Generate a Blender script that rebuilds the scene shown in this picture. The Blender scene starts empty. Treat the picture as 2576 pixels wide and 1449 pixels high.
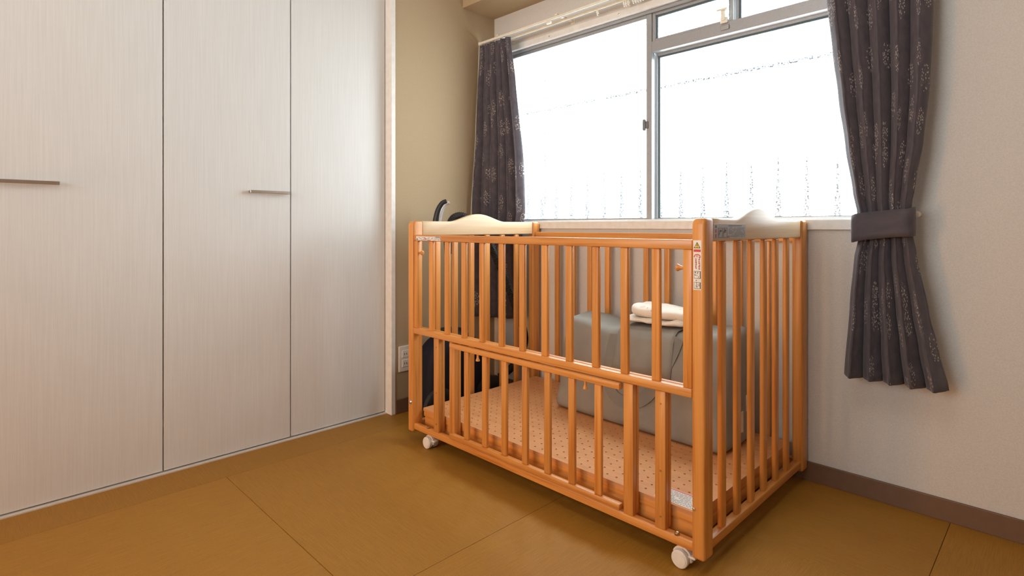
import bpy, bmesh, math, random
from mathutils import Vector, Matrix, noise

# ------------------------------------------------------------------ camera, world, light, exposure
S = bpy.context.scene
COL = S.collection
PI = math.pi
CAM_H = 0.87
cam_d = bpy.data.cameras.new('camera')
cam_d.sensor_fit = 'HORIZONTAL'
cam_d.sensor_width = 36.0
cam_d.lens = 36.0 * 1400.0 / 2576.0
cam_d.shift_x = 0.0
cam_d.shift_y = -(724.5 - 569.0) / 2576.0
cam_d.clip_start = 0.02
cam = bpy.data.objects.new('camera', cam_d)
COL.objects.link(cam)
cam.location = (0, 0, CAM_H)
cam.rotation_euler = (PI / 2, 0, PI / 4)
S.camera = cam

SKY_STRENGTH = 10.5
LAMP_STRENGTH = 6.0
world = bpy.data.worlds.new('overcast_sky')
S.world = world
world.use_nodes = True
bg = world.node_tree.nodes['Background']
bg.inputs[0].default_value = (0.90, 0.96, 1.0, 1)
bg.inputs[1].default_value = SKY_STRENGTH

# daylight portal in the window opening: it emits nothing, it only guides the sky light
pl = bpy.data.lights.new('window_portal', 'AREA')
pl.shape = 'RECTANGLE'
pl.size = 1.76
pl.size_y = 0.90
pl.cycles.is_portal = True
po = bpy.data.objects.new('window_portal', pl)
COL.objects.link(po)
po.location = (-1.257, 2.19, 1.335)
po.rotation_euler = (-PI / 2, 0, 0)

# light of the next room falling through the open doorway behind the viewer
dl = bpy.data.lights.new('doorway_light', 'AREA')
dl.shape = 'RECTANGLE'
dl.size = 0.42
dl.size_y = 1.1
dl.energy = 21.0
dl.color = (1.0, 0.48, 0.18)
do = bpy.data.objects.new('doorway_light', dl)
COL.objects.link(do)
do.location = (-1.85, -1.90, 0.6)
do.rotation_euler = (PI / 2, 0, 0)
# daylight of the next room through the wide open sliding doorway behind the viewer
nl = bpy.data.lights.new('next_room_daylight', 'AREA')
nl.shape = 'RECTANGLE'
nl.size = 1.25
nl.size_y = 0.9
nl.spread = math.radians(105)
nl.energy = 14.5
nl.color = (0.90, 0.97, 1.0)
no = bpy.data.objects.new('next_room_daylight', nl)
COL.objects.link(no)
no.location = (-0.95, -1.92, 1.50)
no.rotation_euler = (PI / 2 + 0.20, 0, 0)

S.view_settings.view_transform = 'Standard'
S.view_settings.look = 'None'
S.view_settings.exposure = 0.38
S.view_settings.gamma = 1.0
S.view_settings.use_curve_mapping = False

# ------------------------------------------------------------------ helpers
random.seed(7)
WPOS = {}


def wloc(o):
    return WPOS.get(o.name, Vector((0, 0, 0))) if o else Vector((0, 0, 0))


def obj(name, bm, mat, parent=None, smooth=False, origin='center', angle=35):
    me = bpy.data.meshes.new(name)
    bmesh.ops.recalc_face_normals(bm, faces=bm.faces[:])
    vs = [v.co for v in bm.verts]
    mn = Vector((min(v.x for v in vs), min(v.y for v in vs), min(v.z for v in vs)))
    mx = Vector((max(v.x for v in vs), max(v.y for v in vs), max(v.z for v in vs)))
    c = (mn + mx) / 2
    if origin == 'base':
        c.z = mn.z
    bmesh.ops.translate(bm, verts=bm.verts[:], vec=-c)
    bm.to_mesh(me)
    bm.free()
    me.materials.append(mat)
    if smooth:
        for p in me.polygons:
            p.use_smooth = max(abs(p.normal.x), abs(p.normal.y), abs(p.normal.z)) < 0.9995
        try:
            me.set_sharp_from_angle(angle=math.radians(angle))
        except Exception:
            pass
    o = bpy.data.objects.new(name, me)
    COL.objects.link(o)
    WPOS[o.name] = c
    if parent:
        o.parent = parent
    o.location = c - wloc(parent)
    return o


def dup(src, centre, parent):
    o = src.copy()
    COL.objects.link(o)
    o.parent = parent
    WPOS[o.name] = Vector(centre)
    o.location = Vector(centre) - wloc(parent)
    return o


def empty(name, loc):
    o = bpy.data.objects.new(name, None)
    o.empty_display_size = 0.1
    COL.objects.link(o)
    o.location = loc
    WPOS[o.name] = Vector(loc)
    return o


def tag(o, label, cat, group=None, kind=None):
    o['label'] = label
    o['category'] = cat
    if group:
        o['group'] = group
    if kind:
        o['kind'] = kind
    return o


def B(*boxes, bev=0.0, seg=2):
    """boxes (x0,x1,y0,y1,z0,z1) as one bmesh, edges bevelled"""
    bm = bmesh.new()
    for (x0, x1, y0, y1, z0, z1) in boxes:
        m = Matrix.Translation(((x0 + x1) / 2, (y0 + y1) / 2, (z0 + z1) / 2)) @ Matrix.Diagonal((x1 - x0, y1 - y0, z1 - z0, 1))
        bmesh.ops.create_cube(bm, size=1, matrix=m)
    if bev > 0:
        bmesh.ops.bevel(bm, geom=bm.edges[:] + bm.verts[:], offset=bev, segments=seg, profile=0.5, affect='EDGES', clamp_overlap=True)
    return bm


def catmull(pts, n=8):
    P = [Vector(p) for p in pts]
    out = []
    for i in range(len(P) - 1):
        p0 = P[max(i - 1, 0)]; p1 = P[i]; p2 = P[i + 1]; p3 = P[min(i + 2, len(P) - 1)]
        for k in range(n):
            t = k / n
            out.append(0.5 * ((2 * p1) + (p2 - p0) * t + (2 * p0 - 5 * p1 + 4 * p2 - p3) * t * t + (3 * p1 - p0 - 3 * p2 + p3) * t ** 3))
    out.append(P[-1])
    return out


def tube(bm, path, rad, seg=12, caps=True):
    """rad: number or function of index fraction"""
    path = [Vector(p) for p in path]
    n = len(path)
    up = Vector((0.13, 0.21, 1)).normalized()
    rings = []
    prev = None
    for i, p in enumerate(path):
        t = (path[min(i + 1, n - 1)] - path[max(i - 1, 0)]).normalized()
        a = up if prev is None else prev
        a = (a - t * a.dot(t))
        if a.length < 1e-5:
            a = t.orthogonal()
        a.normalize()
        b = t.cross(a)
        prev = a
        r = rad(i / (n - 1)) if callable(rad) else (rad[i] if isinstance(rad, (list, tuple)) else rad)
        rings.append([bm.verts.new(p + (a * math.cos(2 * PI * k / seg) + b * math.sin(2 * PI * k / seg)) * r) for k in range(seg)])
    for i in range(n - 1):
        for k in range(seg):
            bm.faces.new((rings[i][k], rings[i][(k + 1) % seg], rings[i + 1][(k + 1) % seg], rings[i + 1][k]))
    if caps:
        bm.faces.new(rings[0][::-1]); bm.faces.new(rings[-1])
    return bm


def lathe(profile, axis, base, seg=20):
    """profile [(r, t)] around axis direction from base"""
    ax = Vector(axis).normalized()
    path = [Vector(base) + ax * t for r, t in profile]
    bm = bmesh.new()
    a = ax.orthogonal().normalized(); b = ax.cross(a)
    rings = []
    for (r, t), p in zip(profile, path):
        if r < 1e-6:
            rings.append([bm.verts.new(p)])
        else:
            rings.append([bm.verts.new(p + (a * math.cos(2 * PI * k / seg) + b * math.sin(2 * PI * k / seg)) * r) for k in range(seg)])
    for i in range(len(rings) - 1):
        A, C = rings[i], rings[i + 1]
        for k in range(seg):
            k2 = (k + 1) % seg
            if len(A) == 1 and len(C) == 1:
                continue
            if len(A) == 1:
                bm.faces.new((A[0], C[k], C[k2]))
            elif len(C) == 1:
                bm.faces.new((A[k], A[k2], C[0]))
            else:
                bm.faces.new((A[k], A[k2], C[k2], C[k]))
    if len(rings[0]) > 1:
        bm.faces.new(rings[0][::-1])
    if len(rings[-1]) > 1:
        bm.faces.new(rings[-1])
    return bm


def prism(poly, plane, a0, a1, bev=0.0, seg=2):
    """poly: list of 2D points; plane 'YZ' extruded along x from a0 to a1, 'XZ' along y, 'XY' along z"""
    bm = bmesh.new()
    def mk(p, a):
        if plane == 'YZ':
            return (a, p[0], p[1])
        if plane == 'XZ':
            return (p[0], a, p[1])
        return (p[0], p[1], a)
    A = [bm.verts.new(mk(p, a0)) for p in poly]
    C = [bm.verts.new(mk(p, a1)) for p in poly]
    fa = bm.faces.new(A); fc = bm.faces.new(C[::-1])
    n = len(poly)
    for i in range(n):
        bm.faces.new((A[i], C[i], C[(i + 1) % n], A[(i + 1) % n]))
    bm.normal_update()
    if bev > 0:
        ed = list(set(fa.edges[:] + fc.edges[:]))
        bmesh.ops.bevel(bm, geom=ed, offset=bev, segments=seg, profile=0.5, affect='EDGES', clamp_overlap=True)
    return bm


# ------------------------------------------------------------------ materials
class NT:
    def __init__(self, name):
        self.m = bpy.data.materials.new(name)
        self.m.use_nodes = True
        self.t = self.m.node_tree
        self.b = self.t.nodes['Principled BSDF']
        self.out = self.t.nodes['Material Output']

    def n(self, typ, **kw):
        nd = self.t.nodes.new(typ)
        for k, v in kw.items():
            if k.startswith('i_'):
                nd.inputs[k[2:].replace('_', ' ')].default_value = v
            elif k.startswith('x'):
                nd.inputs[int(k[1:])].default_value = v
            else:
                setattr(nd, k, v)
        return nd

    def l(self, a, b):
        self.t.links.new(a, b)

    def math(self, op, a, b=None, c=None, clamp=False):
        nd = self.t.nodes.new('ShaderNodeMath')
        nd.operation = op
        nd.use_clamp = clamp
        for i, v in enumerate((a, b, c)):
            if v is None:
                continue
            if hasattr(v, 'is_linked') or hasattr(v, 'links'):
                self.l(v, nd.inputs[i])
            else:
                nd.inputs[i].default_value = v
        return nd.outputs[0]

    def ramp(self, fac, stops):
        r = self.t.nodes.new('ShaderNodeValToRGB')
        e = r.color_ramp.elements
        while len(e) > 1:
            e.remove(e[-1])
        e[0].position = stops[0][0]
        e[0].color = (*stops[0][1], 1) if len(stops[0][1]) == 3 else stops[0][1]
        for p, c in stops[1:]:
            q = e.new(p)
            q.color = (*c, 1) if len(c) == 3 else c
        self.l(fac, r.inputs[0])
        return r.outputs[0]

    def mix(self, fac, a, b):
        nd = self.t.nodes.new('ShaderNodeMix')
        nd.data_type = 'RGBA'
        for v, s in ((fac, nd.inputs[0]), (a, nd.inputs[6]), (b, nd.inputs[7])):
            if hasattr(v, 'links'):
                self.l(v, s)
            else:
                s.default_value = v if not isinstance(v, tuple) or len(v) == 4 else (*v, 1)
        return nd.outputs[2]

    def bump(self, h, strength=0.2, dist=0.002):
        b = self.t.nodes.new('ShaderNodeBump')
        b.inputs['Strength'].default_value = strength
        b.inputs['Distance'].default_value = dist
        self.l(h, b.inputs['Height'])
        self.l(b.outputs[0], self.b.inputs['Normal'])


def plain(name, col, rough=0.5, metal=0.0, coat=0.0, spec=None, noise_amt=0.05, nscale=40):
    k = NT(name)
    k.b.inputs['Roughness'].default_value = rough
    k.b.inputs['Metallic'].default_value = metal
    k.b.inputs['Coat Weight'].default_value = coat
    if spec is not None:
        k.b.inputs['Specular IOR Level'].default_value = spec
    tc = k.n('ShaderNodeTexCoord')
    nz = k.n('ShaderNodeTexNoise', i_Scale=nscale, i_Detail=3.0)
    k.l(tc.outputs['Object'], nz.inputs['Vector'])
    lo = tuple(c * (1 - noise_amt) for c in col)
    hi = tuple(min(1, c * (1 + noise_amt)) for c in col)
    k.l(k.ramp(nz.outputs[0], [(0.3, lo), (0.7, hi)]), k.b.inputs['Base Color'])
    return k.m


def wood(name, axis, base, dark, rough=0.38, coat=0.14, var=0.10):
    """grain runs along axis (0 x, 1 y, 2 z)"""
    k = NT(name)
    tc = k.n('ShaderNodeTexCoord')
    oi = k.n('ShaderNodeObjectInfo')
    add = k.n('ShaderNodeVectorMath', operation='ADD')
    sc = k.n('ShaderNodeVectorMath', operation='SCALE')
    cmb = k.n('ShaderNodeCombineXYZ')
    for i in range(3):
        k.l(oi.outputs['Random'], cmb.inputs[i])
    k.l(cmb.outputs[0], sc.inputs[0]); sc.inputs['Scale'].default_value = 7.3
    k.l(tc.outputs['Object'], add.inputs[0]); k.l(sc.outputs[0], add.inputs[1])
    mp = k.n('ShaderNodeMapping')
    s = [55.0, 55.0, 55.0]
    s[axis] = 2.2
    mp.inputs['Scale'].default_value = s
    k.l(add.outputs[0], mp.inputs['Vector'])
    n1 = k.n('ShaderNodeTexNoise', i_Scale=1.0, i_Detail=5.0, i_Roughness=0.55, i_Distortion=0.6)
    k.l(mp.outputs[0], n1.inputs['Vector'])
    mp2 = k.n('ShaderNodeMapping')
    s2 = [240.0, 240.0, 240.0]
    s2[axis] = 5.0
    mp2.inputs['Scale'].default_value = s2
    k.l(add.outputs[0], mp2.inputs['Vector'])
    n2 = k.n('ShaderNodeTexNoise', i_Scale=1.0, i_Detail=2.0)
    k.l(mp2.outputs[0], n2.inputs['Vector'])
    f = k.math('ADD', k.math('MULTIPLY', n1.outputs[0], 0.7), k.math('MULTIPLY', n2.outputs[0], 0.3))
    col = k.ramp(f, [(0.34, dark), (0.5, base), (0.66, tuple(min(1, c * 1.1) for c in base))])
    hsv = k.n('ShaderNodeHueSaturation')
    k.l(col, hsv.inputs['Color'])
    k.l(k.math('ADD', 1.0 - var, k.math('MULTIPLY', oi.outputs['Random'], 2 * var)), hsv.inputs['Value'])
    k.l(hsv.outputs[0], k.b.inputs['Base Color'])
    k.b.inputs['Roughness'].default_value = rough
    k.b.inputs['Coat Weight'].default_value = coat
    k.b.inputs['Coat Roughness'].default_value = 0.2
    k.bump(f, 0.08, 0.001)
    return k.m


PINE = (0.68, 0.292, 0.068)
PINE_D = (0.54, 0.175, 0.026)
W = [wood('pine_grain_%s' % a, i, PINE, PINE_D) for i, a in enumerate('xyz')]
W_LIT = [wood('window_lit_pine_%s' % a, i, (0.78, 0.58, 0.35), (0.72, 0.50, 0.27)) for i, a in enumerate('xyz')]  # lighter pine copy, window light on the end boards painted in


def wallpaper(name, col, scale=260, bump=0.35):
    k = NT(name)
    tc = k.n('ShaderNodeTexCoord')
    nz = k.n('ShaderNodeTexNoise', i_Scale=scale, i_Detail=4.0, i_Roughness=0.65)
    k.l(tc.outputs['Object'], nz.inputs['Vector'])
    lo = tuple(c * 0.93 for c in col); hi = tuple(min(1, c * 1.05) for c in col)
    k.l(k.ramp(nz.outputs[0], [(0.35, lo), (0.65, hi)]), k.b.inputs['Base Color'])
    k.b.inputs['Roughness'].default_value = 0.85
    k.bump(nz.outputs[0], bump, 0.002)
    return k.m


M_WALL = wallpaper('cream_wallpaper', (0.665, 0.645, 0.605))
M_BROWN = wallpaper('brown_wallpaper', (0.47, 0.355, 0.215))
M_CEIL = wallpaper('ceiling_paper', (0.80, 0.78, 0.74))
M_BASE = plain('brown_vinyl_baseboard', (0.17, 0.095, 0.055), 0.5)
M_TRIMW = plain('white_trim', (0.82, 0.80, 0.76), 0.4)
M_ALU = plain('satin_aluminium', (0.40, 0.41, 0.42), 0.38, 0.55, nscale=200)
M_ALUL = plain('pale_aluminium', (0.80, 0.80, 0.77), 0.35, 0.3, nscale=200)
M_EDGE_SHADE = plain('dark_edge_shade', (0.10, 0.14, 0.15), 0.6)  # tone of the painted darkening along the glass edges
M_RAILW = plain('ivory_rail', (0.86, 0.82, 0.70), 0.4)
M_PLAST = plain('white_plastic', (0.85, 0.80, 0.72), 0.35)
M_PLASTD = plain('slot_black', (0.03, 0.03, 0.03), 0.6)
M_CHROME = plain('satin_nickel', (0.50, 0.43, 0.36), 0.3, 0.9)
M_BRASS = plain('brass_bolt', (0.55, 0.42, 0.25), 0.3, 1.0)
M_GREYM = plain('grey_lock_metal', (0.16, 0.17, 0.18), 0.5)
M_STEEL = plain('steel_bolt', (0.7, 0.68, 0.65), 0.25, 1.0)
M_STICK = plain('white_sticker', (0.82, 0.78, 0.70), 0.45)
M_STICKG = plain('silver_sticker', (0.46, 0.44, 0.42), 0.4, 0.2)
M_INK = plain('black_ink', (0.03, 0.03, 0.035), 0.6)
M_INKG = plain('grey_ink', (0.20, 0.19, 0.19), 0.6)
M_RED = plain('red_ink', (0.65, 0.06, 0.05), 0.6)
M_YEL = plain('yellow_ink', (0.90, 0.62, 0.05), 0.6)
M_NAVY = plain('navy_plastic', (0.008, 0.008, 0.016), 0.6, spec=0.2)
M_BLACK = plain('black_plastic', (0.014, 0.014, 0.016), 0.45)
M_SILV = plain('silver_plastic', (0.62, 0.64, 0.66), 0.3, 0.4)
M_CONC = plain('balcony_concrete', (0.5, 0.49, 0.47), 0.9, noise_amt=0.15, nscale=12)
M_RAILG = plain('grey_balcony_paint', (0.035, 0.04, 0.05), 0.6)
M_PANELG = plain('grey_partition', (0.16, 0.175, 0.19), 0.7)
M_CARD = plain('cream_tag', (0.80, 0.70, 0.52), 0.7)


def laminate():
    k = NT('white_woodgrain_laminate')
    tc = k.n('ShaderNodeTexCoord')
    mp = k.n('ShaderNodeMapping')
    mp.inputs['Scale'].default_value = (300, 300, 5)
    k.l(tc.outputs['Object'], mp.inputs['Vector'])
    n1 = k.n('ShaderNodeTexNoise', i_Scale=1.0, i_Detail=4.0, i_Distortion=0.4)
    k.l(mp.outputs[0], n1.inputs['Vector'])
    k.l(k.ramp(n1.outputs[0], [(0.35, (0.725, 0.735, 0.715)), (0.65, (0.775, 0.785, 0.77))]), k.b.inputs['Base Color'])
    k.b.inputs['Roughness'].default_value = 0.42
    k.bump(n1.outputs[0], 0.10, 0.001)
    return k.m


M_DOOR = laminate()


def tatami(name, axis, base):
    k = NT(name)
    tc = k.n('ShaderNodeTexCoord')
    mp = k.n('ShaderNodeMapping')
    s = [14.0, 14.0, 14.0]
    s[axis] = 420.0
    mp.inputs['Scale'].default_value = s
    k.l(tc.outputs['Object'], mp.inputs['Vector'])
    n1 = k.n('ShaderNodeTexNoise', i_Scale=1.0, i_Detail=3.0)
    k.l(mp.outputs[0], n1.inputs['Vector'])
    mp2 = k.n('ShaderNodeMapping')
    s = [150.0, 150.0, 150.0]
    s[axis] = 500.0
    mp2.inputs['Scale'].default_value = s
    k.l(tc.outputs['Object'], mp2.inputs['Vector'])
    n2 = k.n('ShaderNodeTexNoise', i_Scale=1.0, i_Detail=2.0)
    k.l(mp2.outputs[0], n2.inputs['Vector'])
    f = k.math('ADD', k.math('MULTIPLY', n1.outputs[0], 0.6), k.math('MULTIPLY', n2.outputs[0], 0.4))
    k.l(k.ramp(f, [(0.35, tuple(c * 0.84 for c in base)), (0.65, tuple(c * 1.12 for c in base))]), k.b.inputs['Base Color'])
    k.b.inputs['Roughness'].default_value = 0.55
    k.b.inputs['Specular IOR Level'].default_value = 0.35
    k.bump(f, 0.25, 0.001)
    return k.m


TAT = (0.385, 0.182, 0.022)
M_TAT = [tatami('woven_mat_x', 0, TAT), tatami('woven_mat_y', 1, tuple(c * 0.97 for c in TAT))]
M_TATE = tatami('woven_edge_strip', 1, tuple(c * 0.9 for c in TAT))


def frosted():
    k = NT('frosted_pebbled_glass')
    k.t.nodes.remove(k.b)
    tc = k.n('ShaderNodeTexCoord')
    nz = k.n('ShaderNodeTexNoise', i_Scale=150.0, i_Detail=2.0, i_Roughness=0.6)
    k.l(tc.outputs['Object'], nz.inputs['Vector'])
    nb = k.n('ShaderNodeTexNoise', i_Scale=5.0, i_Detail=2.0)
    k.l(tc.outputs['Object'], nb.inputs['Vector'])
    tr = k.n('ShaderNodeBsdfTransparent')
    tr.inputs[0].default_value = (0.97, 0.985, 0.98, 1)
    tl = k.n('ShaderNodeBsdfTranslucent')
    tl.inputs[0].default_value = (0.42, 0.44, 0.45, 1)
    gl = k.n('ShaderNodeBsdfGlossy')
    gl.inputs['Roughness'].default_value = 0.25
    fac = k.math('MULTIPLY_ADD', nz.outputs[0], 3.2, -1.38, clamp=True)
    m1 = k.n('ShaderNodeMixShader')
    k.l(fac, m1.inputs[0]); k.l(tr.outputs[0], m1.inputs[1]); k.l(tl.outputs[0], m1.inputs[2])
    m2 = k.n('ShaderNodeMixShader')
    m2.inputs[0].default_value = 0.03
    k.l(m1.outputs[0], m2.inputs[1]); k.l(gl.outputs[0], m2.inputs[2])
    k.l(m2.outputs[0], k.out.inputs[0])
    return k.m


M_GLASS = frosted()


def curtain_mat(name='dark_flower_print_cloth', flowers=1.0):
    k = NT(name)
    uv = k.n('ShaderNodeUVMap'); uv.uv_map = 'cloth'
    nz = k.n('ShaderNodeTexNoise', i_Scale=30.0, i_Detail=3.0)
    k.l(uv.outputs[0], nz.inputs['Vector'])
    base = k.ramp(nz.outputs[0], [(0.3, (0.058, 0.050, 0.064)), (0.7, (0.092, 0.076, 0.088))])
    # curling stems: thin bands of a distorted wave
    wv = k.n('ShaderNodeTexWave', i_Scale=3.2, i_Distortion=9.0, i_Detail=1.5)
    wv.inputs['Detail Scale'].default_value = 1.2
    k.l(uv.outputs[0], wv.inputs['Vector'])
    band = k.math('SUBTRACT', wv.outputs['Fac'], 0.5)
    band = k.math('LESS_THAN', k.math('ABSOLUTE', band), 0.018)
    ns = k.n('ShaderNodeTexNoise', i_Scale=7.0)
    k.l(uv.outputs[0], ns.inputs['Vector'])
    band = k.math('MULTIPLY', band, k.math('GREATER_THAN', ns.outputs[0], 0.52))
    c1 = k.mix(k.math('MULTIPLY', band, 0.55), base, (0.16, 0.125, 0.11))
    # flower heads: cells with a ring of bright dots
    mp = k.n('ShaderNodeMapping'); mp.inputs['Scale'].default_value = (9.5, 6.2, 1.0)
    k.l(uv.outputs[0], mp.inputs['Vector'])
    vo = k.n('ShaderNodeTexVoronoi', voronoi_dimensions='2D'); vo.inputs['Scale'].default_value = 1.0; vo.inputs['Randomness'].default_value = 0.8
    k.l(mp.outputs[0], vo.inputs['Vector'])
    head = k.math('LESS_THAN', vo.outputs['Distance'], 0.25)
    vd = k.n('ShaderNodeTexVoronoi', voronoi_dimensions='2D'); vd.inputs['Scale'].default_value = 120.0
    k.l(uv.outputs[0], vd.inputs['Vector'])
    ve = k.n('ShaderNodeTexVoronoi', voronoi_dimensions='2D', feature='DISTANCE_TO_EDGE'); ve.inputs['Scale'].default_value = 70.0
    k.l(uv.outputs[0], ve.inputs['Vector'])
    dots = k.math('MULTIPLY', k.math('LESS_THAN', vd.outputs['Distance'], 0.30), head)
    sep = k.n('ShaderNodeSeparateColor')
    k.l(vd.outputs['Color'], sep.inputs[0])
    dots = k.math('MULTIPLY', dots, k.math('GREATER_THAN', sep.outputs[0], 0.42))
    lace = k.math('MULTIPLY', k.math('LESS_THAN', ve.outputs['Distance'], 0.06), head)
    c2 = k.mix(k.math('MULTIPLY', lace, 0.42 * flowers), c1, (0.20, 0.16, 0.14))
    c3 = k.mix(k.math('MULTIPLY', dots, 0.75 * flowers), c2, (0.55, 0.50, 0.47))
    k.l(c3, k.b.inputs['Base Color'])
    k.b.inputs['Roughness'].default_value = 0.75
    k.b.inputs['Sheen Weight'].default_value = 0.15
    return k.m


M_CURT = curtain_mat()
M_TIE = curtain_mat('dark_stem_print_cloth', 0.0)


def bagcloth(name, col):
    k = NT(name)
    tc = k.n('ShaderNodeTexCoord')
    n1 = k.n('ShaderNodeTexNoise', i_Scale=600.0, i_Detail=2.0)
    k.l(tc.outputs['Object'], n1.inputs['Vector'])
    n2 = k.n('ShaderNodeTexNoise', i_Scale=9.0, i_Detail=3.0)
    k.l(tc.outputs['Object'], n2.inputs['Vector'])
    f = k.math('ADD', k.math('MULTIPLY', n1.outputs[0], 0.4), k.math('MULTIPLY', n2.outputs[0], 0.6))
    k.l(k.ramp(f, [(0.35, tuple(c * 0.85 for c in col)), (0.65, tuple(c * 1.1 for c in col))]), k.b.inputs['Base Color'])
    k.b.inputs['Roughness'].default_value = 0.8
    k.bump(f, 0.25, 0.003)
    return k.m


M_BAG = bagcloth('grey_nonwoven_cloth', (0.29, 0.28, 0.25))
M_BAGS = bagcloth('grey_strap_cloth', (0.25, 0.245, 0.225))
M_PIPE = plain('cream_piping', (0.62, 0.57, 0.48), 0.7)


def blanket_mat():
    k = NT('white_print_cotton')
    tc = k.n('ShaderNodeTexCoord')
    n1 = k.n('ShaderNodeTexNoise', i_Scale=300.0, i_Detail=2.0)
    k.l(tc.outputs['Object'], n1.inputs['Vector'])
    base = k.ramp(n1.outputs[0], [(0.3, (0.78, 0.74, 0.66)), (0.7, (0.86, 0.82, 0.74))])
    vo = k.n('ShaderNodeTexVoronoi'); vo.inputs['Scale'].default_value = 13.0
    k.l(tc.outputs['Object'], vo.inputs['Vector'])
    pink = k.math('MULTIPLY', k.math('LESS_THAN', vo.outputs['Distance'], 0.26), 0.55)
    c = k.mix(pink, base, (0.80, 0.50, 0.45))
    v2 = k.n('ShaderNodeTexVoronoi'); v2.inputs['Scale'].default_value = 42.0
    k.l(tc.outputs['Object'], v2.inputs['Vector'])
    v3 = k.n('ShaderNodeTexVoronoi'); v3.inputs['Scale'].default_value = 16.0
    k.l(tc.outputs['Object'], v3.inputs['Vector'])
    spec = k.math('MULTIPLY', k.math('LESS_THAN', v2.outputs['Distance'], 0.16), k.math('LESS_THAN', v3.outputs['Distance'], 0.3))
    c = k.mix(k.math('MULTIPLY', spec, 0.7), c, (0.45, 0.30, 0.12))
    k.l(c, k.b.inputs['Base Color'])
    k.b.inputs['Roughness'].default_value = 0.9
    k.bump(n1.outputs[0], 0.2, 0.002)
    return k.m


M_BLANK = blanket_mat()

# ------------------------------------------------------------------ the room
XL, XR, YB, YW, ZC = -2.205, 1.55, -1.75, 2.07, 2.35     # inner faces of the walls
XD = -2.25                                               # closet door faces


def struct(o, label, cat):
    return tag(o, label, cat, kind='structure')


fl = struct(obj('floor', B((XL - 0.7, XR + 0.1, YB - 0.1, YW + 0.2, -0.06, -0.012)), M_TATE), 'olive brown woven mat flooring of square panels', 'floor')
sx = [-2.065, -1.153, -0.245, 0.665, 1.55]
sy = [-1.75, -1.155, -0.245, 0.665, 1.575, 2.065]
for i in range(4):
    for j in range(5):
        g = 0.0005
        obj('floor_mat', B((sx[i] + g, sx[i + 1] - g, sy[j] + g, sy[j + 1] - g, -0.014, 0.0), bev=0.0014, seg=2), M_TAT[(i + j) % 2], fl)
obj('edge_strip', B((XD - 0.02, sx[0] - 0.0008, YB, YW, -0.014, -0.0004), bev=0.001), M_TATE, fl)

cl = struct(obj('ceiling', B((XL - 0.7, XR + 0.1, YB - 0.1, YW + 0.2, ZC, ZC + 0.08)), M_CEIL), 'white papered ceiling above the room', 'ceiling')
obj('beam', B((XL + 0.001, XR, 1.845, YW - 0.001, 1.992, ZC)), M_BROWN, cl)['label'] = 'brown papered beam along the window wall'

# window wall with its opening
WX0, WX1, WZ0, WZ1 = -2.135, -0.379, 0.880, 1.800
struct(obj('wall_window', B((XL - 0.1, WX0, YW, YW + 0.16, 0, ZC), (WX1, XR + 0.1, YW, YW + 0.16, 0, ZC),
                            (WX0, WX1, YW, YW + 0.16, 0, WZ0), (WX0, WX1, YW, YW + 0.16, WZ1, ZC)), M_WALL),
       'cream papered wall around the window', 'wall')
# left wall: brown part by the corner, lintel over the closet, closet back
struct(obj('wall_left', B((XL - 0.1, XL, 1.438, YW, 0, ZC), (XL - 0.1, XL, YB, 1.438, 2.22, ZC)), M_BROWN),
       'brown papered wall between the closet and the window', 'wall')
struct(obj('wall_closet', B((XL - 0.72, XL - 0.66, YB, 1.50, 0, ZC), (XL - 0.66, XL - 0.1, 1.44, 1.50, 0, ZC)), M_WALL),
       'inside wall of the closet behind the white doors', 'wall')
struct(obj('wall_right', B((XR, XR + 0.1, YB, YW, 0, ZC)), M_WALL), 'cream papered wall on the right, out of view', 'wall')
struct(obj('wall_back', B((XL - 0.7, -2.06, YB - 0.1, YB, 0, ZC), (-0.32, XR + 0.1, YB - 0.1, YB, 0, ZC), (-2.06, -0.32, YB - 0.1, YB, 2.0, ZC)), M_WALL),
       'cream papered wall with a wide sliding doorway behind the viewer', 'wall')
struct(obj('wall_hall', B((-2.5, 0.0, -2.6, -2.5, 0, ZC), (-2.5, -2.4, -2.5, YB - 0.1, 0, ZC), (-0.1, 0.0, -2.5, YB - 0.1, 0, ZC), (-2.5, 0.0, -2.6, YB - 0.1, ZC, ZC + 0.05), (-2.5, 0.0, -2.6, YB - 0.1, -0.06, 0)), M_WALL),
       'cream hall beyond the doorway behind the viewer', 'wall')

# round ceiling lamp in the middle of the room, above the frame
M_LAMP = NT('lit_lamp_diffuser')
M_LAMP.b.inputs['Base Color'].default_value = (0.9, 0.88, 0.8, 1)
M_LAMP.b.inputs['Emission Color'].default_value = (1.0, 0.98, 0.95, 1)
M_LAMP.b.inputs['Emission Strength'].default_value = LAMP_STRENGTH
M_LAMP = M_LAMP.m
clp = tag(empty('ceiling_lamp', (-0.35, 0.15, ZC)), 'round white ceiling lamp above the middle of the room', 'lamp')
obj('lamp_base', lathe([(0.10, 0), (0.10, 0.02), (0.21, 0.03), (0.215, 0.035)], (0, 0, -1), (-0.35, 0.15, ZC), 32), M_PLAST, clp, True)
obj('lamp_shade', lathe([(0.22, 0.036), (0.245, 0.05), (0.235, 0.085), (0.17, 0.11), (0, 0.12)], (0, 0, -1), (-0.35, 0.15, ZC), 40), M_LAMP, clp, True)

struct(obj('baseboard_window', B((XL, XR, YW - 0.008, YW, 0, 0.065), bev=0.002), M_BASE), 'brown baseboard along the window wall', 'baseboard')
struct(obj('baseboard_left', B((XL, XL + 0.008, 1.439, YW - 0.008, 0, 0.065), bev=0.002), M_BASE), 'brown baseboard under the brown wall', 'baseboard')

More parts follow.
